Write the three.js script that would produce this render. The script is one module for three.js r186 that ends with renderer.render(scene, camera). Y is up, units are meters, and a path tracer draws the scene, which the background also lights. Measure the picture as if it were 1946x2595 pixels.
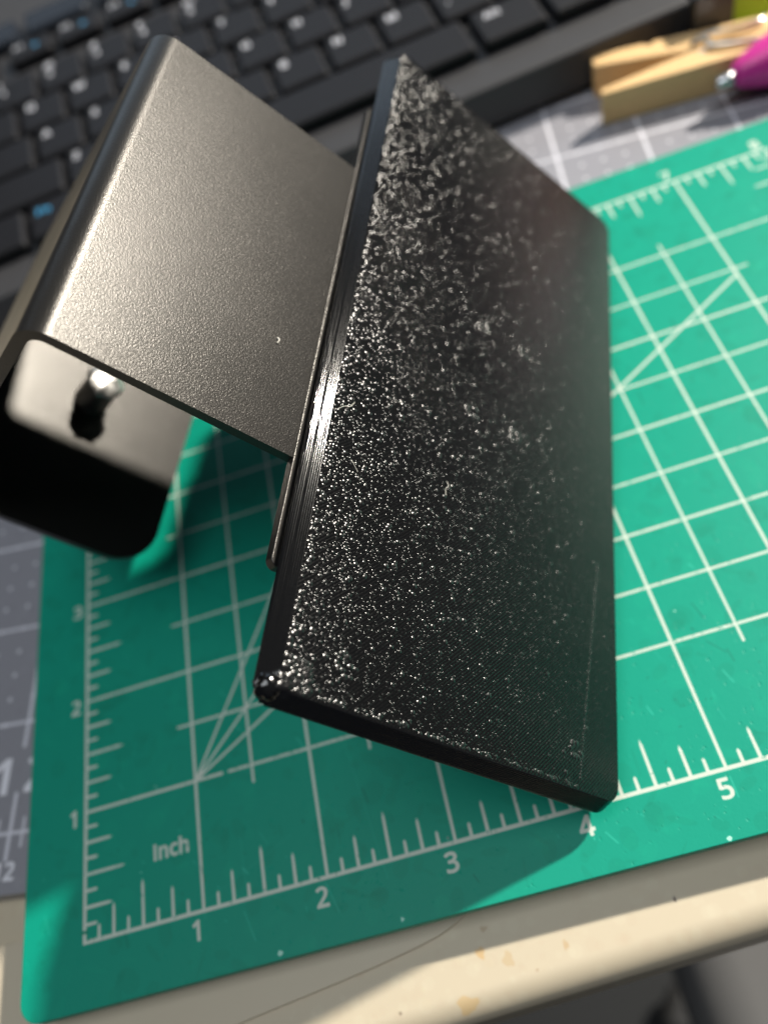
import * as THREE from 'three';
import { mergeGeometries } from 'three/addons/utils/BufferGeometryUtils.js';
import { RoundedBoxGeometry } from 'three/addons/geometries/RoundedBoxGeometry.js';
import { TextGeometry } from 'three/addons/geometries/TextGeometry.js';
import { FontLoader } from 'three/addons/loaders/FontLoader.js';
import { RectAreaLightUniformsLib } from 'three/addons/lights/RectAreaLightUniformsLib.js';

// Plan coordinates are millimetres on the green mat: x along its long ruler, y away from the table edge, z up.
const W = (x, y, z = 0) => new THREE.Vector3(x / 1000, z / 1000, -y / 1000);
const dirW = (x, y, z) => new THREE.Vector3(x, z, -y).normalize();

// ---------- camera ----------
const scene = new THREE.Scene();
const camera = new THREE.PerspectiveCamera(63.42, 767 / 1024, 0.01, 20);
camera.position.copy(W(99.199, -35.438, 161.305));
camera.up.copy(dirW(0.3041, 0.80205, 0.51404));
camera.lookAt(camera.position.clone().add(dirW(-0.10967, 0.56549, -0.81743)));
camera.focus = 0.131;
camera.userData.fStop = 8.6;

// ---------- light from unseen sources: lamp at the right, panel overhead, screen behind ----------
RectAreaLightUniformsLib.init();
scene.background = new THREE.Color().setRGB(0.035, 0.038, 0.045);
const renderer = new THREE.WebGLRenderer({ antialias: true });
renderer.toneMapping = THREE.LinearToneMapping;
renderer.toneMappingExposure = 1.06;
renderer.shadowMap.enabled = true;

const lampAt = W(1398, 725, 1092), lampAim = W(110, 90, 10);
const lampLight = new THREE.SpotLight(new THREE.Color().setRGB(1, 0.93, 0.82), 20.5, 0, 0.5, 0.4, 2);  // unseen lamp, out of view at the right, casts the main shadows
lampLight.name = 'unseen_floor_lamp_light';
lampLight.position.copy(lampAt); lampLight.target.position.copy(lampAim);
lampLight.castShadow = true; lampLight.shadow.radius = 2.0; lampLight.shadow.camera.near = 0.1; lampLight.shadow.mapSize.set(2048, 2048);
scene.add(lampLight, lampLight.target);

const ceilAt = W(-150, -150, 1750);
const ceilLight = new THREE.RectAreaLight(new THREE.Color().setRGB(0.93, 0.97, 1.0), 3.5, 1.0, 1.0);  // unseen panel, out of view overhead, set to lighten the shadows
ceilLight.name = 'unseen_ceiling_panel_light';
ceilLight.position.copy(ceilAt); ceilLight.lookAt(ceilAt.clone().add(new THREE.Vector3(0, -1, 0.0001)));
scene.add(ceilLight);

const monAt = W(95, 585, 250);
const monLight = new THREE.RectAreaLight(new THREE.Color().setRGB(0.62, 0.8, 1.0), 1.0, 0.5, 0.28);  // unseen screen, out of view, gives mats and keys a cool sheen
monLight.name = 'unseen_monitor_light';
monLight.position.copy(monAt); monLight.lookAt(monAt.clone().add(new THREE.Vector3(0, -0.12, 1)));
scene.add(monLight);

// ---------- helpers ----------
let seed = 20240611;
const rnd = () => { seed |= 0; seed = (seed + 0x6d2b79f5) | 0; let t = Math.imul(seed ^ (seed >>> 15), 1 | seed); t = (t + Math.imul(t ^ (t >>> 7), 61 | t)) ^ t; return ((t ^ (t >>> 14)) >>> 0) / 4294967296; };
const rr = (lo, hi) => lo + (hi - lo) * rnd();
const used = {};
const numbered = (name) => { const k = used[name] = (used[name] ?? -1) + 1; return k ? `${name}_${String(k).padStart(3, '0')}` : name; };
const lin = (r, g, b) => new THREE.Color().setRGB(r, g, b);
const mat = (color, roughness, more = {}) => new THREE.MeshPhysicalMaterial({ color, roughness, ...more });
function put(parent, name, geo, material) { const m = new THREE.Mesh(geo, material); m.name = name; m.castShadow = m.receiveShadow = true; parent.add(m); return m; }
function tag(o, label, category, group) { o.userData.label = label; o.userData.category = category; if (group) o.userData.group = group; return o; }
function thing(name, label, category, pos, group) { const g = new THREE.Group(); g.name = numbered(name); g.position.copy(pos); scene.add(g); return tag(g, label, category, group); }
function structure(name, geo, material) { const m = put(scene, name, geo, material); m.userData.kind = 'structure'; return m; }
// uv in metres by the axis each triangle faces, times k
function boxUV(geo, k = 1) {
  const g = geo.index ? geo.toNonIndexed() : geo, p = g.attributes.position, uv = new Float32Array(p.count * 2);
  const A = new THREE.Vector3(), B = new THREE.Vector3(), C = new THREE.Vector3(), N = new THREE.Vector3();
  for (let i = 0; i < p.count; i += 3) {
    A.fromBufferAttribute(p, i); B.fromBufferAttribute(p, i + 1); C.fromBufferAttribute(p, i + 2);
    N.subVectors(B, A).cross(C.clone().sub(A)); const ax = Math.abs(N.x), ay = Math.abs(N.y), az = Math.abs(N.z);
    [A, B, C].forEach((v, j) => { const q = az >= ax && az >= ay ? [v.x, v.y] : ax >= ay ? [v.z, v.y] : [v.x, v.z]; uv[(i + j) * 2] = q[0] * k; uv[(i + j) * 2 + 1] = q[1] * k; });
  }
  g.setAttribute('uv', new THREE.BufferAttribute(uv, 2)); return g;
}
// tiling value noise, n cells across
function tileNoise(size, cells) {
  const l = new Float32Array(cells * cells).map(() => rnd()), out = new Float32Array(size * size), s = (t) => t * t * (3 - 2 * t);
  for (let y = 0; y < size; y++) for (let x = 0; x < size; x++) {
    const fx = x / size * cells, fy = y / size * cells, x0 = Math.floor(fx), y0 = Math.floor(fy), u = s(fx - x0), v = s(fy - y0), x1 = (x0 + 1) % cells, y1 = (y0 + 1) % cells;
    out[y * size + x] = (l[y0 * cells + x0] * (1 - u) + l[y0 * cells + x1] * u) * (1 - v) + (l[y1 * cells + x0] * (1 - u) + l[y1 * cells + x1] * u) * v;
  }
  return out;
}
function mixNoise(size, list) { const out = new Float32Array(size * size); for (const [cells, w] of list) { const n = tileNoise(size, cells); for (let i = 0; i < out.length; i++) out[i] += n[i] * w; } return out; }
function dataTex(size, f, srgb = false) {
  const d = new Uint8Array(size * size * 4);
  for (let i = 0; i < size * size; i++) { const c = f(i, i % size, Math.floor(i / size)); for (let j = 0; j < 3; j++) d[i * 4 + j] = Math.max(0, Math.min(255, 255 * (Array.isArray(c) ? c[j] : c))); d[i * 4 + 3] = 255; }
  const t = new THREE.DataTexture(d, size, size); t.wrapS = t.wrapT = THREE.RepeatWrapping; t.magFilter = THREE.LinearFilter; t.minFilter = THREE.LinearMipmapLinearFilter; t.generateMipmaps = true;
  if (srgb) t.colorSpace = THREE.SRGBColorSpace; t.needsUpdate = true; return t;
}
const rep = (t, per) => { const c = t.clone(); c.repeat.set(per, per); c.needsUpdate = true; return c; };
function canvasTex(w, h, draw) { const c = document.createElement('canvas'); c.width = w; c.height = h; draw(c.getContext('2d'), w, h); const t = new THREE.CanvasTexture(c); t.colorSpace = THREE.SRGBColorSpace; t.magFilter = THREE.LinearFilter; t.anisotropy = 8; return t; }
function roundedRect(x0, y0, x1, y1, r) {
  const s = new THREE.Shape(), [a, b, c, d] = Array.isArray(r) ? r : [r, r, r, r];   // corners: x0y0, x1y0, x1y1, x0y1
  s.moveTo(x0 + a, y0); s.lineTo(x1 - b, y0); if (b) s.absarc(x1 - b, y0 + b, b, -Math.PI / 2, 0); s.lineTo(x1, y1 - c); if (c) s.absarc(x1 - c, y1 - c, c, 0, Math.PI / 2);
  s.lineTo(x0 + d, y1); if (d) s.absarc(x0 + d, y1 - d, d, Math.PI / 2, Math.PI); s.lineTo(x0, y0 + a); if (a) s.absarc(x0 + a, y0 + a, a, Math.PI, 1.5 * Math.PI); return s;
}
const scaleGeo = (g, k = 0.001) => g.scale(k, k, k);
const toPlan = (g) => g.rotateX(-Math.PI / 2);     // shape drawn in plan x,y with height z -> world
const font = await new FontLoader().loadAsync('fonts/droid/droid_sans_bold.typeface.json');

const fineBump = dataTex(512, (() => { const n = mixNoise(512, [[128, 0.6], [64, 0.3], [256, 0.3]]); return (i) => n[i] / 1.2; })());

// ---------- table ----------
const tableZ = -8.6, greyZ = -3.0;
const creamMap = canvasTex(1024, 1024, (c, w) => {
  c.fillStyle = '#c6baa2'; c.fillRect(0, 0, w, w);
  for (let i = 0; i < 9000; i++) { c.fillStyle = rnd() < 0.5 ? 'rgba(255,246,224,0.04)' : 'rgba(140,115,80,0.03)'; c.beginPath(); c.arc(rnd() * w, rnd() * w, rr(0.6, 5), 0, 7); c.fill(); }
  const k = w / 260, spot = (x, y, a, b, col) => { c.fillStyle = col; c.beginPath(); for (let i = 0; i < 14; i++) { const t = i / 14 * 6.283, q = 1 + 0.22 * Math.sin(3 * t + x) + 0.14 * Math.sin(5 * t + y); c.lineTo((x + a * q * Math.cos(t)) * k, w - (y + 60 + b * q * Math.sin(t)) * k); } c.fill(); };
  spot(74.7, -17.8, 0.85, 1.0, 'rgba(196,150,84,0.5)'); spot(76.3, -14.1, 0.7, 0.5, 'rgba(150,120,90,0.4)'); spot(79.4, -19.9, 1.0, 1.3, 'rgba(180,145,90,0.3)'); spot(70.3, -25.2, 1.9, 1.4, 'rgba(200,160,95,0.42)');
  spot(90.1, -19.9, 0.5, 0.8, 'rgba(180,140,90,0.4)'); spot(111, -17.2, 0.2, 0.45, 'rgba(60,50,45,0.9)'); spot(58, -24, 0.25, 0.25, 'rgba(90,75,60,0.7)'); spot(84, -22.6, 0.3, 0.2, 'rgba(150,120,90,0.5)');
});
creamMap.wrapS = creamMap.wrapT = THREE.RepeatWrapping;
const creamMat = mat(0xffffff, 0.5, { map: creamMap, bumpMap: rep(fineBump, 0.5), bumpScale: 0.00004 });
function planUV(g, x0, y0, w, h) { const p = g.attributes.position, uv = new Float32Array(p.count * 2); for (let i = 0; i < p.count; i++) { uv[2 * i] = (p.getX(i) * 1000 - x0) / w; uv[2 * i + 1] = (-p.getZ(i) * 1000 - y0) / h; } g.setAttribute('uv', new THREE.BufferAttribute(uv, 2)); return g; }
{
  const prof = new THREE.Shape(), T = 26, R = 5;   // section across the table: u = y, v = z
  prof.moveTo(900, tableZ); prof.lineTo(-28 + R, tableZ); prof.absarc(-28 + R, tableZ - R, R, Math.PI / 2, Math.PI, false); prof.lineTo(-28, tableZ - T + 4); prof.absarc(-24, tableZ - T + 4, 4, Math.PI, 1.5 * Math.PI, false); prof.lineTo(900, tableZ - T); prof.closePath();
  const g = new THREE.ExtrudeGeometry(prof, { depth: 900, bevelEnabled: false, curveSegments: 12 });
  const p = g.attributes.position;
  for (let i = 0; i < p.count; i++) { const u = p.getX(i), v = p.getY(i), x = p.getZ(i) - 600; const y = u + 0.045 * (x - 74) * Math.max(0, 1 - Math.max(0, u) / 900); p.setXYZ(i, x / 1000, v / 1000, -y / 1000); }
  // the mapping above mirrors the solid once: turn the triangles round
  for (let i = 0; i < p.count; i += 3) { const a = [p.getX(i), p.getY(i), p.getZ(i)], b = [p.getX(i + 1), p.getY(i + 1), p.getZ(i + 1)]; p.setXYZ(i, ...b); p.setXYZ(i + 1, ...a); }
  g.deleteAttribute('normal'); g.computeVertexNormals(); planUV(g, 0, -60, 260, 260);
  structure('table_top', g, creamMat);
}
{
  const s = new THREE.Shape();
  s.moveTo(-70, -31); s.bezierCurveTo(-20, -25.5, 5, -22.3, 27.6, -19.1); s.bezierCurveTo(40, -17.5, 58, -15.6, 67.4, -13.4); s.bezierCurveTo(74, -11.6, 80, -8, 84, 4); s.lineTo(-70, 6); s.closePath();
  const g = toPlan(scaleGeo(new THREE.ExtrudeGeometry(s, { depth: 0.5, bevelEnabled: true, bevelSize: 0.2, bevelThickness: 0.15, bevelSegments: 2, curveSegments: 30 })));
  g.translate(0, (tableZ + 0.17) / 1000, 0); planUV(g, 30, -80, 260, 260);
  const m = put(scene, 'shelf_liner', g, mat(lin(0.56, 0.49, 0.37), 0.5, { bumpMap: rep(fineBump, 0.5), bumpScale: 0.00003 }));
  tag(m, 'thin cream liner sheet with a curved edge lying on the table under the green mat', 'liner');
}
// floor far below the table edge, and the chair pushed up to it
structure('floor', new THREE.PlaneGeometry(4, 4).rotateX(-Math.PI / 2).translate(0.1, -0.75, 0), mat(lin(0.012, 0.014, 0.016), 0.7));
{
  const ch = thing('office_chair', 'grey padded chair seat in the dark below the table edge', 'chair', W(330, -170, -750));
  put(ch, 'seat', new RoundedBoxGeometry(0.42, 0.07, 0.36, 4, 0.03).translate(0, 0.42, -0.02), mat(lin(0.13, 0.13, 0.13), 0.9));
  put(ch, 'post', new THREE.CylinderGeometry(0.025, 0.025, 0.34, 20).translate(0, 0.215, 0), mat(lin(0.03, 0.03, 0.03), 0.4));
  for (let k = 0; k < 5; k++) put(ch, 'leg', new RoundedBoxGeometry(0.26, 0.03, 0.04, 2, 0.012).translate(0.13, 0.03, 0).rotateY(k * 1.2566), mat(lin(0.03, 0.03, 0.03), 0.4));
}

// ---------- grey mat under the green one ----------
const th2 = -0.1309, e1 = [Math.cos(th2), Math.sin(th2)], e2 = [-Math.sin(th2), Math.cos(th2)];
{
  const u0 = -110, u1 = 270, v0 = 11.3, v1 = 270, q = 2048 / (u1 - u0);
  const tex = canvasTex(2048, Math.round((v1 - v0) * q), (c, w, h) => {
    const X = (u) => (u - u0) * q, Y = (v) => h - (v - v0) * q;
    c.fillStyle = '#8c8c93'; c.fillRect(0, 0, w, h);
    for (let i = 0; i < 5000; i++) { c.fillStyle = rnd() < 0.5 ? 'rgba(255,255,255,0.025)' : 'rgba(0,0,0,0.03)'; c.beginPath(); c.arc(rnd() * w, rnd() * h, rr(1, 7), 0, 7); c.fill(); }
    c.strokeStyle = '#d3d3dc'; c.fillStyle = '#d3d3dc'; c.lineCap = 'round';
    const L = (a, b, a2, b2, wd) => { c.lineWidth = wd * q; c.beginPath(); c.moveTo(X(a), Y(b)); c.lineTo(X(a2), Y(b2)); c.stroke(); };
    for (let k = 0; k < 11; k++) L(u0, 24 + 25.4 * k, u1, 24 + 25.4 * k, 0.75);
    for (let k = -4; k < 12; k++) { const u = -23.7 + 25.4 * k; L(u, 43.5, u, v1, 0.9); L(u, 18.5, u, 32.5, 0.9); for (let j = 1; j < 8; j++) L(u + 3.175 * j, 21, u + 3.175 * j, j === 4 ? 29 : 27, 0.6); }
    for (let u = -23.7 - 25.4 * 3; u < u1; u += 6.35) for (let v = 49.4; v < v1; v += 6.35) { c.fillStyle = 'rgba(225,225,235,0.75)'; c.beginPath(); c.arc(X(u), Y(v), 0.55 * q, 0, 7); c.fill(); }
    c.fillStyle = '#e3e3ea'; c.textAlign = 'center'; c.textBaseline = 'middle';
    for (let k = -3; k < 11; k++) {
      c.font = `bold ${11.5 * q}px sans-serif`; const n = String(12 - k), u = -23.7 + 25.4 * k;
      if (n.length > 1) { c.fillText(n[0], X(u - 4.1), Y(36.8)); c.fillText(n[1], X(u + 4.4), Y(36.8)); } else c.fillText(n, X(u), Y(36.8));
      c.font = `bold ${5.2 * q}px sans-serif`; c.fillText(n, X(u), Y(15.8));
    }
  });
  const g = scaleGeo(new THREE.ExtrudeGeometry(roundedRect(u0, v0, u1, v1, 5), { depth: 5.35, bevelEnabled: true, bevelSize: 0.15, bevelThickness: 0.1, bevelOffset: -0.15, bevelSegments: 2, curveSegments: 8 }));
  const p = g.attributes.position, uv = g.attributes.uv;
  for (let i = 0; i < p.count; i++) uv.setXY(i, (p.getX(i) * 1000 - u0) / (u1 - u0), (p.getY(i) * 1000 - v0) / (v1 - v0));
  g.rotateZ(th2); toPlan(g); g.translate(0, (tableZ + 0.11) / 1000, 0);
  const m = put(scene, 'grey_cutting_mat', g, mat(0xffffff, 0.42, { map: tex, bumpMap: rep(fineBump, 9), bumpScale: 0.00002 }));
  tag(m, 'dark grey cutting mat with pale inch grid and dots, lying under the green mat', 'cutting mat');
}

// ---------- green cutting mat ----------
const I = 25.4, MX0 = -13.6, MX1 = 8.5 * I, MY0 = -11.8, MY1 = 6.46 * I;
{
  const q = 2048 / (MX1 - MX0);
  const tex = canvasTex(2048, Math.round((MY1 - MY0) * q), (c, w, h) => {
    const X = (x) => (x * I - MX0) * q, Y = (y) => h - (y * I - MY0) * q;
    c.fillStyle = '#00927a'; c.fillRect(0, 0, w, h);
    for (let i = 0; i < 2600; i++) { c.fillStyle = rnd() < 0.5 ? 'rgba(30,190,150,0.05)' : 'rgba(0,60,50,0.05)'; c.beginPath(); c.ellipse(rnd() * w, rnd() * h, rr(2, 26), rr(2, 20), rnd() * 3, 0, 7); c.fill(); }
    const ink = '#c6d0c4';
    const L = (x0, y0, x1, y1, wd, cap = 'butt') => { c.strokeStyle = ink; c.lineCap = cap; c.lineWidth = wd * q; c.beginPath(); c.moveTo(X(x0), Y(y0)); c.lineTo(X(x1), Y(y1)); c.stroke(); };
    const spike = (x, y, dx, dy, len, wd) => { c.fillStyle = ink; const px = -dy * wd / 2 / I, py = dx * wd / 2 / I; c.beginPath(); c.moveTo(X(x + px), Y(y + py)); c.lineTo(X(x + dx * len * 0.86 + px * 0.85), Y(y + dy * len * 0.86 + py * 0.85)); c.lineTo(X(x + dx * len), Y(y + dy * len)); c.lineTo(X(x + dx * len * 0.86 - px * 0.85), Y(y + dy * len * 0.86 - py * 0.85)); c.lineTo(X(x - px), Y(y - py)); c.fill(); };
    L(0, -0.015, 0, 6.015, 0.75); L(8, -0.015, 8, 6.015, 0.75); L(-0.015, 0, 8.015, 0, 0.8); L(-0.015, 6, 8.015, 6, 0.8);
    for (let x = 1; x < 8; x++) L(x, 0, x, 6, 0.66);
    for (let y = 1; y < 6; y++) { if (y === 1) { L(0, 1, 1.235, 1, 0.66, 'round'); L(1.3, 1, 8, 1, 0.62, 'round'); } else L(0, y, 8, y, 0.66); }
    for (let x = 1.5; x < 7; x++) L(x, 0.86, x, 5.14, 0.58, 'round');
    for (let y = 1.5; y < 5; y++) L(0.87, y, 7.13, y, 0.58, 'round');
    const tl = (j) => (j === 4 ? 0.36 : j % 2 ? 0.115 : 0.245);
    for (let x = 0; x < 8; x++) for (let j = 1; j < 8; j++) { const u = x + j / 8; spike(u, 0, 0, 1, tl(j), 0.72); spike(u, 6, 0, -1, tl(j), 0.72); }
    for (let y = 0; y < 6; y++) for (let j = 1; j < 8; j++) { const v = y + j / 8; spike(0, v, 1, 0, tl(j), 0.72); spike(8, v, -1, 0, tl(j), 0.72); }
    for (const d of [30, 45, 60]) { const r = d * Math.PI / 180; L(1, 1, 1 + 2.9 * Math.cos(r), 1 + 2.9 * Math.sin(r), 0.56, 'round'); }
    L(5.42, 3.48, 7, 4.42, 0.7, 'round'); L(5.42, 3.48, 4.3, 2.8, 0.7, 'round');
    c.fillStyle = ink; c.textAlign = 'center'; c.textBaseline = 'middle';
    c.font = `${5.0 * q}px sans-serif`;
    c.strokeStyle = ink; c.lineJoin = 'round'; c.lineWidth = 0.28 * q; const word = (t, x, y) => { c.fillText(t, x, y); c.strokeText(t, x, y); };
    for (let x = 1; x < 8; x++) { word(String(x), X(x - 0.06), Y(-0.13)); word(String(x), X(x - 0.05), Y(6.12)); } word('8', X(7.93), Y(6.12)); word('8', X(7.93), Y(-0.13));
    c.font = `${4.6 * q}px sans-serif`;
    for (let y = 1; y < 6; y++) { word(String(y), X(-0.105), Y(y - 0.035)); word(String(y), X(8.105), Y(y - 0.035)); }
    c.font = `${4.3 * q}px sans-serif`; word('inch', X(0.755), Y(0.52));
    // nicks in the print, scuffs, punctures
    for (let i = 0; i < 34; i++) { const x = rr(-0.3, 8), y = rr(-0.3, 6), t = rr(-0.5, 2.2), l = rr(0.3, 1.6); c.strokeStyle = rnd() < 0.5 ? 'rgba(0,60,50,0.35)' : 'rgba(120,205,180,0.28)'; c.lineWidth = rr(0.07, 0.12) * q; c.beginPath(); c.moveTo(X(x), Y(y)); c.lineTo(X(x + l * Math.cos(t)), Y(y + l * Math.sin(t))); c.stroke(); }
    for (let i = 0; i < 900; i++) { c.strokeStyle = 'rgba(10,110,88,0.7)'; c.lineWidth = rr(0.08, 0.2) * q; const x = rr(0, 8) * 1, y = rnd() < 0.5 ? Math.round(rr(0, 12)) / 2 : rr(0, 6), t = rr(0, 3.1), l = rr(0.2, 0.7) / I; c.beginPath(); c.moveTo(X(x), Y(y)); c.lineTo(X(x + l * Math.cos(t)), Y(y + l * Math.sin(t))); c.stroke(); }
    for (let i = 0; i < 520; i++) { const x = rr(-0.4, 8.3), y = rr(-0.4, 6.3), t = 1.9 + rr(-0.4, 0.4), l = Math.pow(rnd(), 3) * 0.16 + 0.01; c.strokeStyle = rnd() < 0.6 ? `rgba(120,215,190,${rr(0.1, 0.4)})` : `rgba(0,70,58,${rr(0.15, 0.5)})`; c.lineWidth = rr(0.08, 0.28) * q; c.beginPath(); c.moveTo(X(x), Y(y)); c.lineTo(X(x + l * Math.cos(t)), Y(y + l * Math.sin(t))); c.stroke(); }
    for (const [x, y] of [[1.32, 0.0], [1.98, 0.04]]) { c.strokeStyle = 'rgba(130,215,195,0.35)'; c.lineWidth = 0.16 * q; c.beginPath(); c.moveTo(X(x), Y(y - 0.08)); c.lineTo(X(x + 0.07), Y(y - 0.3)); c.stroke(); }
    const chip = (x, y, s) => { c.fillStyle = 'rgba(185,225,210,0.9)'; c.beginPath(); for (let i = 0; i < 6; i++) c.lineTo(X(x + s * rr(0.5, 1) * Math.cos(i) / I), Y(y + s * rr(0.5, 1) * Math.sin(i) / I)); c.fill(); };
    chip(1.57, -0.425, 0.75); chip(2.5, -0.41, 0.55); chip(4.83, -0.44, 0.6); chip(2.95, 0.04, 0.45); chip(0.49, 0.4, 0.2); chip(0.64, 1.05, 0.25); chip(0.66, 1.02, 0.2); chip(5.12, 1.24, 0.3);
    c.fillStyle = 'rgba(60,40,35,0.8)'; c.beginPath(); c.arc(X(2.952), Y(0.042), 0.18 * q, 0, 7); c.fill();
    c.fillStyle = 'rgba(8,120,95,0.85)'; c.fillRect(X(-0.03), Y(0.085), 0.06 * I * q, 0.6 * q);
  });
  const pits = dataTex(1024, (() => {
    const n = mixNoise(1024, [[256, 0.5], [128, 0.3], [40, 0.3]]), h = new Float32Array(1024 * 1024).map((_, i) => 0.6 + 0.12 * n[i]);
    for (let k = 0; k < 900; k++) { const cx = rnd() * 1024, cy = rnd() * 1024, r = rr(2, 7), t = 1.9 + rr(-0.5, 0.5), d = rr(0.1, 0.5) * (rnd() < 0.75 ? -1 : 0.6); for (let y = -10; y <= 10; y++) for (let x = -10; x <= 10; x++) { const u = (x * Math.cos(t) + y * Math.sin(t)) / r, v = (-x * Math.sin(t) + y * Math.cos(t)) / (r * 0.5), q2 = u * u + v * v; if (q2 < 1) h[((Math.floor(cy + y) + 1024) % 1024) * 1024 + (Math.floor(cx + x) + 1024) % 1024] += d * (1 - q2) * (1 - q2); } }
    return (i) => h[i];
  })());
  pits.repeat.set(2.7, 2.07);
  const g = scaleGeo(new THREE.ExtrudeGeometry(roundedRect(MX0, MY0, MX1, MY1, 4.2), { depth: 2.7, bevelEnabled: true, bevelSize: 0.22, bevelThickness: 0.15, bevelOffset: -0.22, bevelSegments: 3, curveSegments: 10 }));
  const p = g.attributes.position, uv = g.attributes.uv;
  for (let i = 0; i < p.count; i++) uv.setXY(i, (p.getX(i) * 1000 - MX0) / (MX1 - MX0), (p.getY(i) * 1000 - MY0) / (MY1 - MY0));
  toPlan(g); g.translate(0, -2.852 / 1000, 0);
  const m = put(scene, 'green_cutting_mat', g, mat(0xffffff, 0.48, { specularIntensity: 0.45, map: tex, bumpMap: pits, bumpScale: 0.00016 }));
  tag(m, 'green self-healing cutting mat with white inch rulers and grid, scuffed and pitted', 'cutting mat');
}

// ---------- the black print with its steel bracket ----------
// local frame: x runs down the leaning plate to the edge on the mat, y along that edge, z out of its glittering face
const vb = [0.322896, 0.946438, 0], vn = [0.74968, -0.255768, 0.610437], va = [-0.577719, 0.1971, 0.792082];
const PW = 70.32, PH = 148.6, PT = 9.19;
const stand = thing('plate_stand', 'leaning black printed plate with glittering face, joined to a bent black steel bracket', 'plate stand', W(99.685, -0.094, 0.05));
{
  const T = (v, s = 1) => new THREE.Vector3(v[0] * s, v[2] * s, -v[1] * s);
  stand.quaternion.setFromRotationMatrix(new THREE.Matrix4().makeBasis(T(va, -1), T(vb), T(vn)));
}
const blackPlastic = (more) => mat(lin(0.004, 0.0042, 0.0045), 0.2, { ior: 1.55, ...more });
{
  // walls: stacked print layers as real ridges round a rounded rectangle
  const Z0 = 5.8, RIM = 3, layers = 12, sub = 10, pitch = (PT - Z0) / layers, R = 3.2, seg = 10;
  const outline = (off) => {
    const pts = [], r = Math.max(0.4, R - off), c = [[-off - r, off + r, -90], [-off - r, PH - off - r, 0], [-PW + off + r, PH - off - r, 90], [-PW + off + r, off + r, 180]];
    for (const [x, y, a0] of c) for (let i = 0; i <= seg; i++) { const t = (a0 + 90 * i / seg) * Math.PI / 180; pts.push([x + r * Math.cos(t), y + r * Math.sin(t)]); }
    const out = [], n = pts.length;      // extra points along the long runs so that the ridges can wander a little
    for (let i = 0; i < n; i++) { const a = pts[i], b = pts[(i + 1) % n], d = Math.hypot(b[0] - a[0], b[1] - a[1]), k = d > 20 ? Math.round(d / 2.2) : 1; for (let j = 0; j < k; j++) out.push([a[0] + (b[0] - a[0]) * j / k, a[1] + (b[1] - a[1]) * j / k]); }
    return out;
  };
  const nb = outline(0).length, pos = [], nor = [], idx = [];
  const EX = 2.1, EY = 1.7, inset = (z) => Math.max(0, (z - Z0 - RIM * pitch) / (PT - Z0 - RIM * pitch));      // 0 on the rim, 1 at the face
  const lean = (l, nx, ny) => l < RIM ? 0 : (Math.max(0, -nx) * EX + Math.max(0, -ny) * EY) / (PT - Z0 - RIM * pitch);
  for (let l = 0; l < layers; l++) {
    const shift = rr(-0.02, 0.02), wob = Array.from({ length: nb }, () => rr(-1, 1) * 0.012), first = pos.length / 3;
    for (let k = 0; k <= sub; k++) {
      const ph = (k / sub - 0.5) * 0.94 * Math.PI, z = Z0 + (l + 0.5 + 0.5 * Math.sin(ph)) * pitch, k1 = 1 - inset(z), o = outline(0.18 * (1 - Math.cos(ph)) + shift).map(([x, y]) => [x - (x < -PW / 2 ? k1 * EX : 0), y - (y < PH / 2 ? k1 * EY : 0)]);
      for (let i = 0; i < nb; i++) {
        const p0 = o[(i + nb - 1) % nb], p1 = o[(i + 1) % nb], tx = p1[0] - p0[0], ty = p1[1] - p0[1], tn = Math.hypot(tx, ty) || 1;
        const up = Math.sin(ph) / (pitch / 2) + lean(l, ty / tn, -tx / tn) * Math.cos(ph) / 0.18, out = Math.cos(ph) / 0.18, ln = Math.hypot(up, out);
        pos.push(o[i][0] + wob[i], o[i][1] + wob[i], z); nor.push(ty / tn * out / ln, -tx / tn * out / ln, up / ln);
      }
    }
    for (let k = 0; k < sub; k++) for (let i = 0; i < nb; i++) { const a = first + k * nb + i, b = first + k * nb + (i + 1) % nb; idx.push(a, b, b + nb, a, b + nb, a + nb); }
  }
  const g = new THREE.BufferGeometry(); g.setAttribute('position', new THREE.Float32BufferAttribute(pos.map((v) => v / 1000), 3)); g.setAttribute('normal', new THREE.Float32BufferAttribute(nor, 3)); g.setIndex(idx);
  g.setAttribute('uv', new THREE.Float32BufferAttribute(new Float32Array(pos.length / 3 * 2), 2));
  const plate = put(stand, 'plate', g, blackPlastic({ roughness: 0.1, ior: 1.8 }));
  const cap = (z, flip, ex = 0, ey = 0) => { const s = new THREE.Shape(outline(0.17).map(([x, y]) => new THREE.Vector2(x - (x < -PW / 2 ? ex : 0), y - (y < PH / 2 ? ey : 0)))); const c = new THREE.ShapeGeometry(s); c.translate(0, 0, z); scaleGeo(c); if (flip) { const ix = c.index.array; for (let i = 0; i < ix.length; i += 3) [ix[i], ix[i + 1]] = [ix[i + 1], ix[i]]; c.computeVertexNormals(); } const p = c.attributes.position, uv = c.attributes.uv; for (let i = 0; i < p.count; i++) uv.setXY(i, p.getX(i), p.getY(i)); return c; };
  put(plate, 'back_face', cap(Z0 + 0.02, true, EX, EY), blackPlastic());
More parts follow.
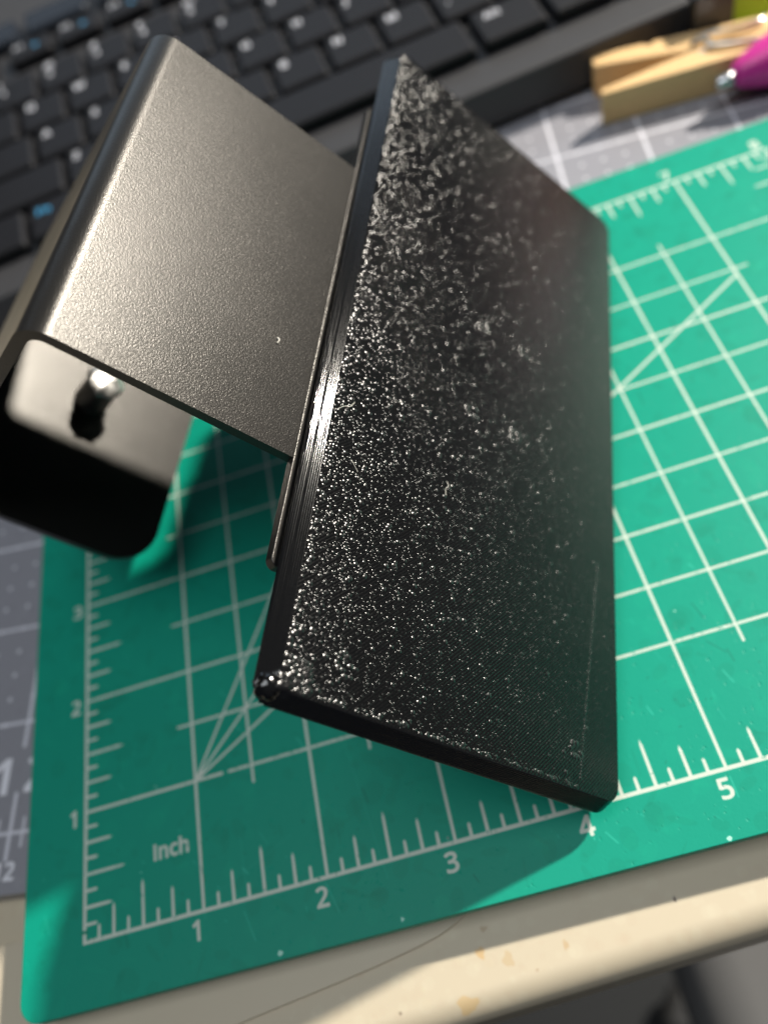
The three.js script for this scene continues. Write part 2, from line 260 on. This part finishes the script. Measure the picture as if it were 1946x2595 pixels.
  {
    const b = new THREE.SphereGeometry(1, 28, 40), p = b.attributes.position;
    for (let i = 0; i < p.count; i++) { const x = p.getX(i), y = p.getY(i), z = p.getZ(i), k = 1 + 0.1 * Math.sin(3 * x + 2 * y) + 0.09 * Math.sin(5 * y - 3 * z + 1) + 0.06 * Math.cos(z * 22 + 2 * x); p.setXYZ(i, x * 2.15 * k, y * 1.9 * k, z * 2.0); }
    b.computeVertexNormals(); b.rotateZ(0.6).translate(-PW - 0.15, 0.75, 7.1); b.deleteAttribute('uv'); b.setAttribute('uv', new THREE.Float32BufferAttribute(new Float32Array(p.count * 2), 2));
    put(plate, 'corner_blob', scaleGeo(b), blackPlastic({ roughness: 0.14, ior: 1.7 })).userData.label = 'rough ridged blob of plastic on the corner';
  }
  // face: raster lines at 45 degrees, 0.505 mm apart, in a 40 mm tile
  const N = 1024, nz = mixNoise(N, [[128, 0.5], [256, 0.35], [32, 0.3]]), n2 = mixNoise(N, [[20, 0.6], [60, 0.4]]);
  const lines = dataTex(N, (i, x, y) => { const ph = ((x - y + N) / N * 56) % 1, s = Math.pow(Math.abs(Math.sin(Math.PI * (ph + 0.16 * (n2[i] - 0.5)))), 0.8); return 0.15 + 0.45 * s + 0.32 * (nz[i] - 0.4); });
  lines.repeat.set(25, 25);
  put(plate, 'textured_face', cap(PT - 0.04, false), blackPlastic({ bumpMap: lines, bumpScale: 0.0001, roughness: 0.16 }));

  // glitter: tiny glossy blobs of plastic; small ones follow the raster, larger ones lie anywhere
  const bead = new THREE.SphereGeometry(1, 10, 4, 0, Math.PI * 2, 0, 0.5).rotateX(Math.PI / 2).translate(0, 0, -Math.cos(0.5));
  const M = [], q = new THREE.Quaternion(), v = new THREE.Vector3(), s3 = new THREE.Vector3();
  const place = (x, y, r, flat = 1, st = 1) => { if (x > -0.4 || x < -PW + 0.4 || y < 0.4 || y > PH - 0.4) return; v.set(x / 1000, y / 1000, (PT - 0.045) / 1000); q.setFromEuler(new THREE.Euler(rr(-0.13, 0.13), rr(-0.13, 0.13), -Math.PI / 4 + rr(-0.4, 0.4))); s3.set(r / 1000, r * st / 1000, r * flat / 1000); M.push(new THREE.Matrix4().compose(v, q, s3)); };
  const pt = 0.505, st = 0.66, d = Math.SQRT1_2;
  for (let i = -330; i < 330; i++) for (let j = -330; j < 330; j++) {
    const u = (i + rr(-0.05, 0.05)) * pt, w = (j + rr(-0.3, 0.3)) * st, x = -PW / 2 + (u + w) * d, y = PH / 2 + (w - u) * d;
    if (x > 0 || x < -PW || y < 0 || y > PH) continue;
    if (rnd() > ((y > 60 ? 0.44 - 0.4 * Math.min(1, (y - 60) / 45) : 0.44) * (0.5 - 0.5 * x / PW))) continue;      // fewer small beads towards the far end and the edge on the mat
    place(x, y, rr(0.2, 0.42), rr(0.85, 1), rr(1, 1.3));
  }
  for (let i = 0; i < 3300; i++) {
    const edge = rnd() < 0.34, x = edge ? -PW + Math.abs(rr(-1, 1) * rr(0, 1)) * 16 : -PW * Math.pow(rnd(), 0.6), y = PH * Math.pow(rnd(), 0.85);
    place(x, y, 0.36 + 0.6 * Math.pow(rnd(), 2.4), rr(0.85, 1.05));
  }
  for (let i = 0; i < 80; i++) { const t = i / 80; place(-5.1 - 4.9 * t + rr(-0.1, 0.1), 45.4 - 43.6 * t, rr(0.45, 0.7)); }              // a raised seam
  for (const [x, y] of [[-39.7, 85.8], [-40.9, 63.8], [-27.9, 86.4], [-29.4, 64], [-60.5, 6.9], [-11, 6.9], [-60.6, 143.4]]) for (let k = 0; k < 16; k++) { const t = rr(0, 6.283), q2 = rr(0.9, 1.5); place(x + q2 * Math.cos(t), y + q2 * Math.sin(t), rr(0.6, 1.2)); }
  for (let k = 0; k < 130; k++) { place(-PW + 0.6 + rr(0, 0.9), rr(0, PH), rr(0.5, 1.1)); place(rr(-PW, -10), 0.6 + rr(0, 0.6), rr(0.45, 0.9)); place(-PW + Math.abs(rr(0, 5)), Math.abs(rr(0, 5)), rr(0.6, 1.3)); }   // blobs along the rim
  for (let k = 0; k < 60; k++) {      // lumps where the print began, on the rounded corner
    const t = Math.PI + rr(0.1, 1.45), z = Z0 + rr(0.2, PT - Z0 - 0.1), k1 = 1 - inset(z), c = new THREE.Vector3(Math.cos(t), Math.sin(t), 1.1).normalize();
    M.push(new THREE.Matrix4().compose(new THREE.Vector3((-PW + R - k1 * EX + (R - 0.15) * Math.cos(t)) / 1000, (R - k1 * EY + (R - 0.15) * Math.sin(t)) / 1000, z / 1000), new THREE.Quaternion().setFromUnitVectors(new THREE.Vector3(0, 0, 1), c), new THREE.Vector3(1, 1, 1).multiplyScalar(rr(0.35, 0.9) / 1000)));
  }
  const im = new THREE.InstancedMesh(bead, mat(lin(0.004, 0.0042, 0.0045), 0.27, { ior: 1.85 }), M.length); M.forEach((m, i) => im.setMatrixAt(i, m));
  im.name = 'glitter_beads'; im.userData.kind = 'stuff'; im.castShadow = im.receiveShadow = true; plate.add(im);
}
// bent steel: flange behind the plate, arm that folds twice, lower panel with round corners
{
  const N = 512, n = mixNoise(N, [[46, 0.6], [92, 0.45], [180, 0.2]]);
  const grain = dataTex(N, (i) => 0.5 + 0.9 * (n[i] / 1.25 - 0.5)); grain.repeat.set(125, 125);
  const sm = mixNoise(N, [[5, 0.5], [11, 0.35], [40, 0.15]]), smudge = dataTex(N, (i) => 0.9 + 0.14 * (sm[i] - 0.5)); smudge.repeat.set(9, 9);
  const coat = mat(lin(0.012, 0.0117, 0.0113), 0.34, { ior: 1.53, specularColor: lin(1, 0.96, 0.9), roughnessMap: smudge, bumpMap: grain, bumpScale: 0.000032 });
  const y0 = 39, y1 = 110.6, t = 2, xs = -PW, xf = -PW - 46.6, zt = 4.2, zi = -64.5, R = 4.2;
  const br = new THREE.Group(); br.name = 'bracket'; stand.add(br);
  // section of the arm in x,z
  const s = new THREE.Shape();
  s.moveTo(xs - 2.51, zt); s.lineTo(xf + R, zt); s.absarc(xf + R, zt - R, R, Math.PI / 2, Math.PI, false); s.lineTo(xf, zi - t + R); s.absarc(xf + R, zi - t + R, R, Math.PI, 1.5 * Math.PI, false); s.lineTo(xf + R + 5, zi - t);
  s.lineTo(xf + R + 5, zi); s.lineTo(xf + R, zi); s.absarc(xf + R, zi + R - t, R - t, 1.5 * Math.PI, Math.PI, true); s.lineTo(xf + t, zt - R); s.absarc(xf + R, zt - R, R - t, Math.PI, Math.PI / 2, true); s.lineTo(xs - 2.51, zt - t); s.closePath();
  const g = new THREE.ExtrudeGeometry(s, { depth: y1 - y0, bevelEnabled: false, curveSegments: 14, steps: 1 });
  g.rotateX(Math.PI / 2).translate(0, y1, 0);     // section x,z -> x along, z up, extruded along y
  { const p = g.attributes.position; let mn = 1e9; for (let i = 0; i < p.count; i++) mn = Math.min(mn, p.getY(i)); g.translate(0, y0 - mn, 0); }
  put(br, 'arm', boxUV(scaleGeo(g)), coat);
  const flange = new THREE.ExtrudeGeometry(roundedRect(-PW - 2.5, 19.6, -1.3, 131.6, [1.5, 3, 3, 1.5]), { depth: t - 0.4, bevelEnabled: true, bevelSize: 0.25, bevelThickness: 0.2, bevelOffset: -0.25, bevelSegments: 3, curveSegments: 8 }).translate(0, 0, zt - t + 0.22);
  put(br, 'flange', boxUV(scaleGeo(flange)), coat);
  const rubber = mat(lin(0.01, 0.01, 0.01), 0.6);
  put(br, 'spacer_pad', boxUV(scaleGeo(new THREE.ExtrudeGeometry(roundedRect(-PW + 2, 24, -3, 127, 3), { depth: 1.54, bevelEnabled: false }).translate(0, 0, zt + 0.03))), rubber);
  put(br, 'rubber_foot', boxUV(scaleGeo(new THREE.ExtrudeGeometry(roundedRect(-4.5, 26, -0.15, 126, 0.8), { depth: 2.1, bevelEnabled: false }).translate(0, 0, 0.08))), rubber);
  const low = new THREE.ExtrudeGeometry(roundedRect(xf + R + 5, y0 + 2.6, -PW + 0.4, y1, [0, 10, 10, 0]), { depth: t, bevelEnabled: false, curveSegments: 16 }).translate(0, 0, zi - t);
  put(br, 'lower_panel', boxUV(scaleGeo(low)), coat);
  // clamping screw that stands on the lower panel
  const sc = new THREE.Group(); sc.name = 'clamp_screw'; sc.position.set((-PW - 23.6) / 1000, 76.2 / 1000, zi / 1000); stand.add(sc);
  const steel = mat(lin(0.56, 0.55, 0.53), 0.36, { metalness: 1 });
  const prof = [[0, 0], [3.9, 0]]; for (let k = 0; k < 11; k++) prof.push([3.9 - 0.03 * k, 0.15 + k * 0.8], [3.78 - 0.03 * k, 0.55 + k * 0.8]); prof.push([3.3, 9.0]);
  put(sc, 'shaft', scaleGeo(new THREE.LatheGeometry(prof.map(([x, y]) => new THREE.Vector2(x, y)), 32).rotateX(Math.PI / 2)), steel);
  const tip = new THREE.LatheGeometry([[3.3, 9.0], [3.9, 9.05], [4.1, 9.3], [4.0, 9.7], [3.2, 10.2], [1.7, 10.5], [0, 10.55]].map(([x, y]) => new THREE.Vector2(x, y)), 32);
  { const p = tip.attributes.position; for (let i = 0; i < p.count; i++) { const x = p.getX(i), y = p.getY(i), z = p.getZ(i), k = 1 + 0.05 * Math.sin(x * 2.3 + z) + 0.04 * Math.sin(z * 3.1 - x); p.setXYZ(i, x * k, y + (y > 9.2 ? 0.15 * Math.sin(x * 1.7 + z * 1.1) : 0), z * k); } tip.computeVertexNormals(); }
  put(sc, 'screw_tip', scaleGeo(tip.rotateX(Math.PI / 2)), steel);
}

// ---------- lint ----------
{
  const lintM = mat(lin(0.6, 0.58, 0.52), 0.7), at = (x, y, z) => stand.localToWorld(new THREE.Vector3(x / 1000, y / 1000, z / 1000)); stand.updateMatrixWorld(true);
  for (const [pts, w, where] of [
    [[[-69.3, 48, 9.5], [-68.4, 48.9, 9.8], [-67.2, 49.6, 9.6], [-66.4, 51, 9.5]], 0.06, 'pale lint fibre caught on the glittering face beside its chamfered long edge'],
    [[[-65.3, 39.9, 9.5], [-64.9, 39.4, 9.75], [-64.3, 39, 9.6], [-63.6, 38.4, 9.5]], 0.05, 'tiny lint fibre on the glittering face just below a longer one'],
    [[[-45.4, 45.4, 9.5], [-45.1, 44.5, 9.8], [-45.5, 43.6, 9.6], [-45.2, 42.6, 9.5]], 0.06, 'short lint fibre in the middle of the glittering face'],
    [[[-80.4, 59.7, 4.3], [-80.1, 59.2, 4.55], [-80.2, 58.6, 4.3]], 0.16, 'pale speck of lint on the coated steel panel of the bracket'],
  ]) {
    const ps = pts.map((p) => at(...p)), o = ps[0], m = put(scene, numbered('lint_fibre'), new THREE.TubeGeometry(new THREE.CatmullRomCurve3(ps.map((p) => p.clone().sub(o))), 16, w / 1000, 6), lintM);
    m.position.copy(o); tag(m, where, 'lint', 'lint fibres');
  }
}

// ---------- keyboard ----------
{
  const th = 0.08419, tl = 0.09012, pt = 19.05;
  const kb = thing('keyboard', 'black computer keyboard with white legends, standing behind the leaning plate', 'keyboard', W(-22.149, 295.273, 25.821));
  const ev = [Math.cos(th), Math.sin(th), 0], dv = [Math.sin(th) * Math.cos(tl), -Math.cos(th) * Math.cos(tl), -Math.sin(tl)];
  const T = (v, s = 1) => new THREE.Vector3(v[0] * s, v[2] * s, -v[1] * s), X = T(ev), Z = T(dv), Y = new THREE.Vector3().crossVectors(Z, X);
  kb.quaternion.setFromRotationMatrix(new THREE.Matrix4().makeBasis(X, Y, Z));       // local x along the rows, z towards the space bar, y up; origin at the legend of key 1
  const gx = 4.6, gz = 4.2;          // a legend stands up and left of its key's middle
  const bodyM = mat(lin(0.042, 0.042, 0.045), 0.5, { specularIntensity: 0.7, bumpMap: rep(fineBump, 40), bumpScale: 0.00003 }), keyM = mat(lin(0.009, 0.009, 0.011), 0.5, { specularIntensity: 0.55, bumpMap: rep(fineBump, 60), bumpScale: 0.00002 });
  const white = mat(lin(0.55, 0.56, 0.61), 0.5), blue = mat(lin(0.04, 0.27, 0.5), 0.5);
  const side = new THREE.Shape();    // section in z (depth), y
  const z0 = -4.6 * pt, z1 = 5.42 * pt, drop = (z) => -25.8 - 3.1 - (-z * Math.sin(tl)) * 1;   // mat level along the tilted body
  side.moveTo(z0, -4.4); side.lineTo(z1 - 2, -4.4); side.quadraticCurveTo(z1, -4.4, z1, -6.4); side.lineTo(z1 + 1.2, drop(z1) + 3); side.lineTo(z1 - 3, drop(z1) + 0.4); side.lineTo(z0, drop(z0) + 2); side.closePath();
  const bg = new THREE.ExtrudeGeometry(side, { depth: 445, bevelEnabled: true, bevelSize: 1, bevelThickness: 1.5, bevelOffset: -1, bevelSegments: 3 });
  bg.rotateY(-Math.PI / 2).scale(1, 1, 1).translate(415, 0, 0);
  put(kb, 'body', boxUV(scaleGeo(bg)), bodyM);
  const keyCache = {};
  const keyGeo = (w, h) => keyCache[w + '|' + h] ??= (() => {
    const W2 = w * pt / 2 - 0.75, H2 = h * pt / 2 - 0.75;
    const low = roundedRect(-W2, -H2, W2, H2, 1.6), g = new THREE.ExtrudeGeometry(low, { depth: 1.6, bevelEnabled: true, bevelSize: 1.5, bevelThickness: 2.4, bevelOffset: -1.5, bevelSegments: 4, curveSegments: 4 });
    g.rotateX(-Math.PI / 2); g.translate(0, -2.4 - 1.6 - 0.05, 0); return boxUV(scaleGeo(g));
  })();
  const glyphs = {};
  const glyph = (t, size) => glyphs[t + size] ??= (() => { const g = new TextGeometry(t, { font, size, depth: 0.06, curveSegments: 3, bevelEnabled: false }); g.rotateX(-Math.PI / 2); return scaleGeo(g); })();
  function key(col, row, w, h, legends = [], m = keyM) {     // col, row: middle of the key in pitches
    const k = put(kb, 'key', keyGeo(w, h), m); k.position.set((col * pt + gx) / 1000, 0, (row * pt + gz) / 1000);
    for (const [t, x, z, size, c] of legends) { const l = put(k, 'legend', glyph(t, size), c ?? white); l.position.set(x / 1000, 0.00003, z / 1000); }
  }
  const LX = -gx - 1.4, LZ = -gz + 1.8;
  const two = (a, b) => [[a, LX, LZ - 2.0, 3.2], [b, LX + 0.6, LZ + 3.3, 3.2]], one = (a) => [[a, LX + 0.2, LZ - 0.2, 3.5]];
  const num = ['~`', '!1', '@2', '#3', '$4', '%5', '^6', '&7', '*8', '(9', ')0', '_-', '+='];
  num.forEach((s2, i) => key(i - 1, 0, 1, 1, two(s2[0], s2[1]))); key(12.5, 0, 2, 1);
  key(-0.75, 1, 1.5, 1, [['Tab', LX - 2, LZ, 2.8]]); 'QWERTYUIOP[]'.split('').forEach((s2, i) => key(0.5 + i, 1, 1, 1, one(s2))); key(12.75, 1, 1.5, 1);
  key(-0.625, 2, 1.75, 1, [['Caps', LX - 2.5, LZ, 2.8]]); "ASDFGHJKL;'".split('').forEach((s2, i) => key(0.75 + i, 2, 1, 1, one(s2))); key(12.375, 2, 2.25, 1);
  key(-0.375, 3, 2.25, 1, [['Shift', -18, LZ, 2.8]]); 'ZXCVBNM'.split('').forEach((s2, i) => key(1.25 + i, 3, 1, 1, one(s2))); [',', '.', '/'].forEach((s2, i) => key(8.25 + i, 3, 1, 1, [[s2, LX + 1, LZ + 3.4, 3.4]])); key(12.125, 3, 2.75, 1);
  key(-0.8, 4, 1.4, 1, [['Ctrl', LX - 2, LZ, 2.8]]); key(0.46, 4, 1.06, 1, [['Fn', LX - 0.6, LZ + 1, 3.4, blue]]); key(1.52, 4, 1.0, 1); key(2.6, 4, 1.1, 1, [['Alt', LX, LZ, 2.8]]);
  key(5.62, 4, 4.9, 1); key(8.72, 4, 1.2, 1, [['Alt', LX - 0.6, LZ, 3.0]]); key(9.95, 4, 1.2, 1); key(11.15, 4, 1.15, 1); key(12.7, 4, 1.6, 1);
  for (let i = 0; i < 12; i++) key(0.42 + 1.07 * i + 0.02, -1.28, 1.04, 0.72, [['F' + (i + 1), LX - 0.5, LZ + 1.5, 2.6], ['o', LX + 7.4, LZ + 4, 2.8, blue]]);
  key(-0.85, -1.28, 1.04, 0.72, [['Esc', LX - 0.5, LZ + 1.5, 2.4]]);
  const gloss = mat(lin(0.014, 0.018, 0.026), 0.2);
  for (let i = 0; i < 9; i++) key(-0.52 + 1.62 * i, -2.2, 1.5, 0.86, [], gloss);
}

// ---------- clothes peg, pink pen, lime block ----------
const woodTex = dataTex(512, (() => { const n = mixNoise(512, [[6, 0.5], [16, 0.5]]), f = mixNoise(512, [[200, 1]]); return (i, x, y) => { const g = 0.5 + 0.5 * Math.sin(y * 0.2 + 9 * n[i]), k = 0.86 + 0.1 * g + 0.06 * (f[((y * 512) + Math.floor(x / 8)) % f.length] - 0.5); return [0.95 * k, 0.79 * k, 0.56 * k]; }; })(), true);
woodTex.repeat.set(25, 60);
{
  const bz = greyZ + 0.05, peg = thing('clothes_peg', 'pale wooden spring clothes peg lying on its side on the grey mat', 'clothes peg', W(172, 192, bz));
  const woodM = mat(0xffffff, 0.55, { map: woodTex, bumpMap: rep(fineBump, 80), bumpScale: 0.00005 });
  const leg = (pts) => { const s = new THREE.Shape(pts.map(([x, y]) => new THREE.Vector2(x - 172, y - 192))); const g = new THREE.ExtrudeGeometry(s, { depth: 9.5, bevelEnabled: true, bevelSize: 0.5, bevelThickness: 0.5, bevelOffset: -0.5, bevelSegments: 3 }); return boxUV(toPlan(scaleGeo(g).translate(0, 0, 0.0005))); };
  put(peg, 'leg', leg([[170.6, 190.2], [215.6, 184.8], [243, 181.6], [244.2, 187.9], [226, 190.6], [223.2, 192.1], [220.6, 191.6], [199.6, 195.2], [171.4, 192.7]]), woodM);
  put(peg, 'leg', leg([[173.4, 205.0], [199.6, 195.9], [220.8, 192.1], [223.4, 193.6], [226.4, 191.3], [244.4, 188.5], [246, 194], [224, 199.1], [192.5, 206.6], [191.2, 205.4], [189.2, 207.4], [174.5, 210.8]]), woodM);
  const wire = mat(lin(0.72, 0.72, 0.7), 0.22, { metalness: 1 });
  const P = (x, y, z) => W(x - 172, y - 192, z);
  const helix = []; for (let i = 0; i <= 90; i++) { const t = i / 90 * Math.PI * 2 * 4.5; helix.push(P(203 + 2.4 * Math.cos(t), 195.6 + 2.4 * Math.sin(t), 3 + i / 90 * 8.6)); }
  const bend = (pts) => new THREE.TubeGeometry(new THREE.CatmullRomCurve3(pts), 60, 0.00075, 8);
  const spring = put(peg, 'spring', mergeGeometries([new THREE.TubeGeometry(new THREE.CatmullRomCurve3(helix), 260, 0.0007, 8), bend([P(202, 198, 11.7), P(206, 197.6, 12), P(214, 195.5, 11.9), P(221, 195.9, 11.6), P(222.6, 198.6, 11), P(223, 199.7, 6)]), bend([P(203.5, 193.2, 11.4), P(208, 190.5, 11.7), P(216, 187.4, 11.5), P(219.5, 185.6, 10.8), P(220, 183.7, 6)])]), wire);
  spring.name = 'spring';
}
{
  const pz = greyZ + 0.02 + 8.2, pen = thing('pink_pen', 'magenta plastic pen with a short metal tip lying beside the wooden peg', 'pen', W(205, 179.5, pz - 8.2));
  const axis = (g) => g.rotateZ(-Math.PI / 2).rotateY(0.13).translate(0, 0.0082, 0);
  const lathe = (p) => axis(scaleGeo(new THREE.LatheGeometry(p.map(([x, y]) => new THREE.Vector2(x, y)), 40)));
  put(pen, 'barrel', lathe([[0, 0.2], [2.0, 0.2], [2.7, 0.7], [3.8, 2.5], [5.0, 5.5], [6.4, 10], [7.5, 15], [8.1, 22], [8.2, 34], [8.2, 110], [7.4, 114], [0, 115]]), mat(lin(0.62, 0.03, 0.3), 0.38));
  put(pen, 'metal_tip', lathe([[0, -4.6], [1.0, -4.6], [1.5, -4.0], [1.9, -1.2], [2.3, 0.15], [0, 0.15]]), mat(lin(0.7, 0.7, 0.72), 0.25, { metalness: 1 }));
}
{
  const bz = greyZ + 0.03, blk = thing('lime_block', 'lime green plastic block with a black end cap standing behind the wooden peg', 'block', W(203, 205.5, bz));
  put(blk, 'body', new RoundedBoxGeometry(0.056, 0.019, 0.0052, 3, 0.001).rotateY(-0.07).translate(0.0415, 0.0095, -0.0035), mat(lin(0.38, 0.62, 0.03), 0.45));
  put(blk, 'end_cap', new RoundedBoxGeometry(0.0122, 0.0196, 0.0058, 3, 0.001).rotateY(-0.07).translate(0.0072, 0.0098, -0.0011), mat(lin(0.02, 0.02, 0.021), 0.4));
}

// ---------- bodies of the unseen light sources, out of view, kind and form assumed ----------
{
  const back = lampAt.clone().sub(lampAim).normalize(), lp = thing('unseen_floor_lamp', 'unseen tall floor lamp with a round head, out of view, placed to cast the main shadows', 'lamp', W(1640, 900, -750));
  const o = lp.position, q = new THREE.Quaternion().setFromUnitVectors(new THREE.Vector3(0, 1, 0), back);
  const dark = mat(lin(0.05, 0.05, 0.055), 0.4), headAt = lampAt.clone().addScaledVector(back, 0.045).sub(o);
  const place = (g) => g.applyQuaternion(q).translate(headAt.x, headAt.y, headAt.z);
  put(lp, 'head', place(new THREE.LatheGeometry([[0, 0.12], [0.04, 0.118], [0.075, 0.08], [0.1, 0], [0.097, 0], [0.072, 0.077], [0.05, 0.012], [0, 0.012]].map(([x, y]) => new THREE.Vector2(x, y)), 40)), dark);
  put(lp, 'lamp_disc', place(new THREE.CylinderGeometry(0.042, 0.042, 0.004, 32)), mat(lin(0.9, 0.9, 0.85), 0.5, { emissive: lin(1, 0.93, 0.82), emissiveIntensity: 20 }));
  const top = headAt.clone().addScaledVector(back, 0.115);
  put(lp, 'arm', new THREE.TubeGeometry(new THREE.CatmullRomCurve3([new THREE.Vector3(0, 0.02, 0), new THREE.Vector3(0, 0.9, 0), new THREE.Vector3(0.01, 1.75, 0.0), top.clone().add(new THREE.Vector3(0.09, 0.09, -0.04)), top]), 60, 0.011, 12), dark);
  put(lp, 'base', new THREE.CylinderGeometry(0.14, 0.145, 0.025, 48).translate(0, 0.0127, 0), dark);
}
{
  const cl = thing('unseen_ceiling_light', 'unseen square ceiling light panel, out of view above the desk, placed to lighten the shadows', 'ceiling light', ceilAt.clone().add(new THREE.Vector3(0, 0.006, 0)));
  put(cl, 'frame', new THREE.BoxGeometry(1.06, 0.03, 1.06).translate(0, 0.022, 0), mat(lin(0.7, 0.7, 0.7), 0.5));
  put(cl, 'light_diffuser', new THREE.BoxGeometry(1.0, 0.004, 1.0).translate(0, 0.004, 0), mat(lin(0.8, 0.8, 0.8), 0.6, { emissive: lin(0.93, 0.97, 1), emissiveIntensity: 0.6 }));
}
{
  const mo = thing('unseen_monitor', 'unseen black computer display behind the keyboard, out of view, placed to give a cool sheen', 'unseen_monitor', W(95, 620, tableZ));
  const black = mat(lin(0.02, 0.02, 0.022), 0.4), at = monAt.clone().sub(mo.position);
  const tilt = (g) => g.rotateX(-0.12).translate(at.x, at.y, at.z);
  put(mo, 'housing', tilt(new RoundedBoxGeometry(0.53, 0.31, 0.02, 3, 0.006).translate(0, 0, -0.016)), black);
  put(mo, 'screen', tilt(new THREE.PlaneGeometry(0.5, 0.28).translate(0, 0, -0.004)), mat(lin(0.02, 0.02, 0.02), 0.3, { emissive: lin(0.72, 0.85, 1), emissiveIntensity: 0.25 }));
  put(mo, 'stand', new RoundedBoxGeometry(0.05, 0.2, 0.02, 3, 0.006).translate(0, 0.1, 0), black);
  put(mo, 'foot', new RoundedBoxGeometry(0.22, 0.012, 0.13, 3, 0.005).translate(0, 0.0061, 0), black);
}

renderer.render(scene, camera);
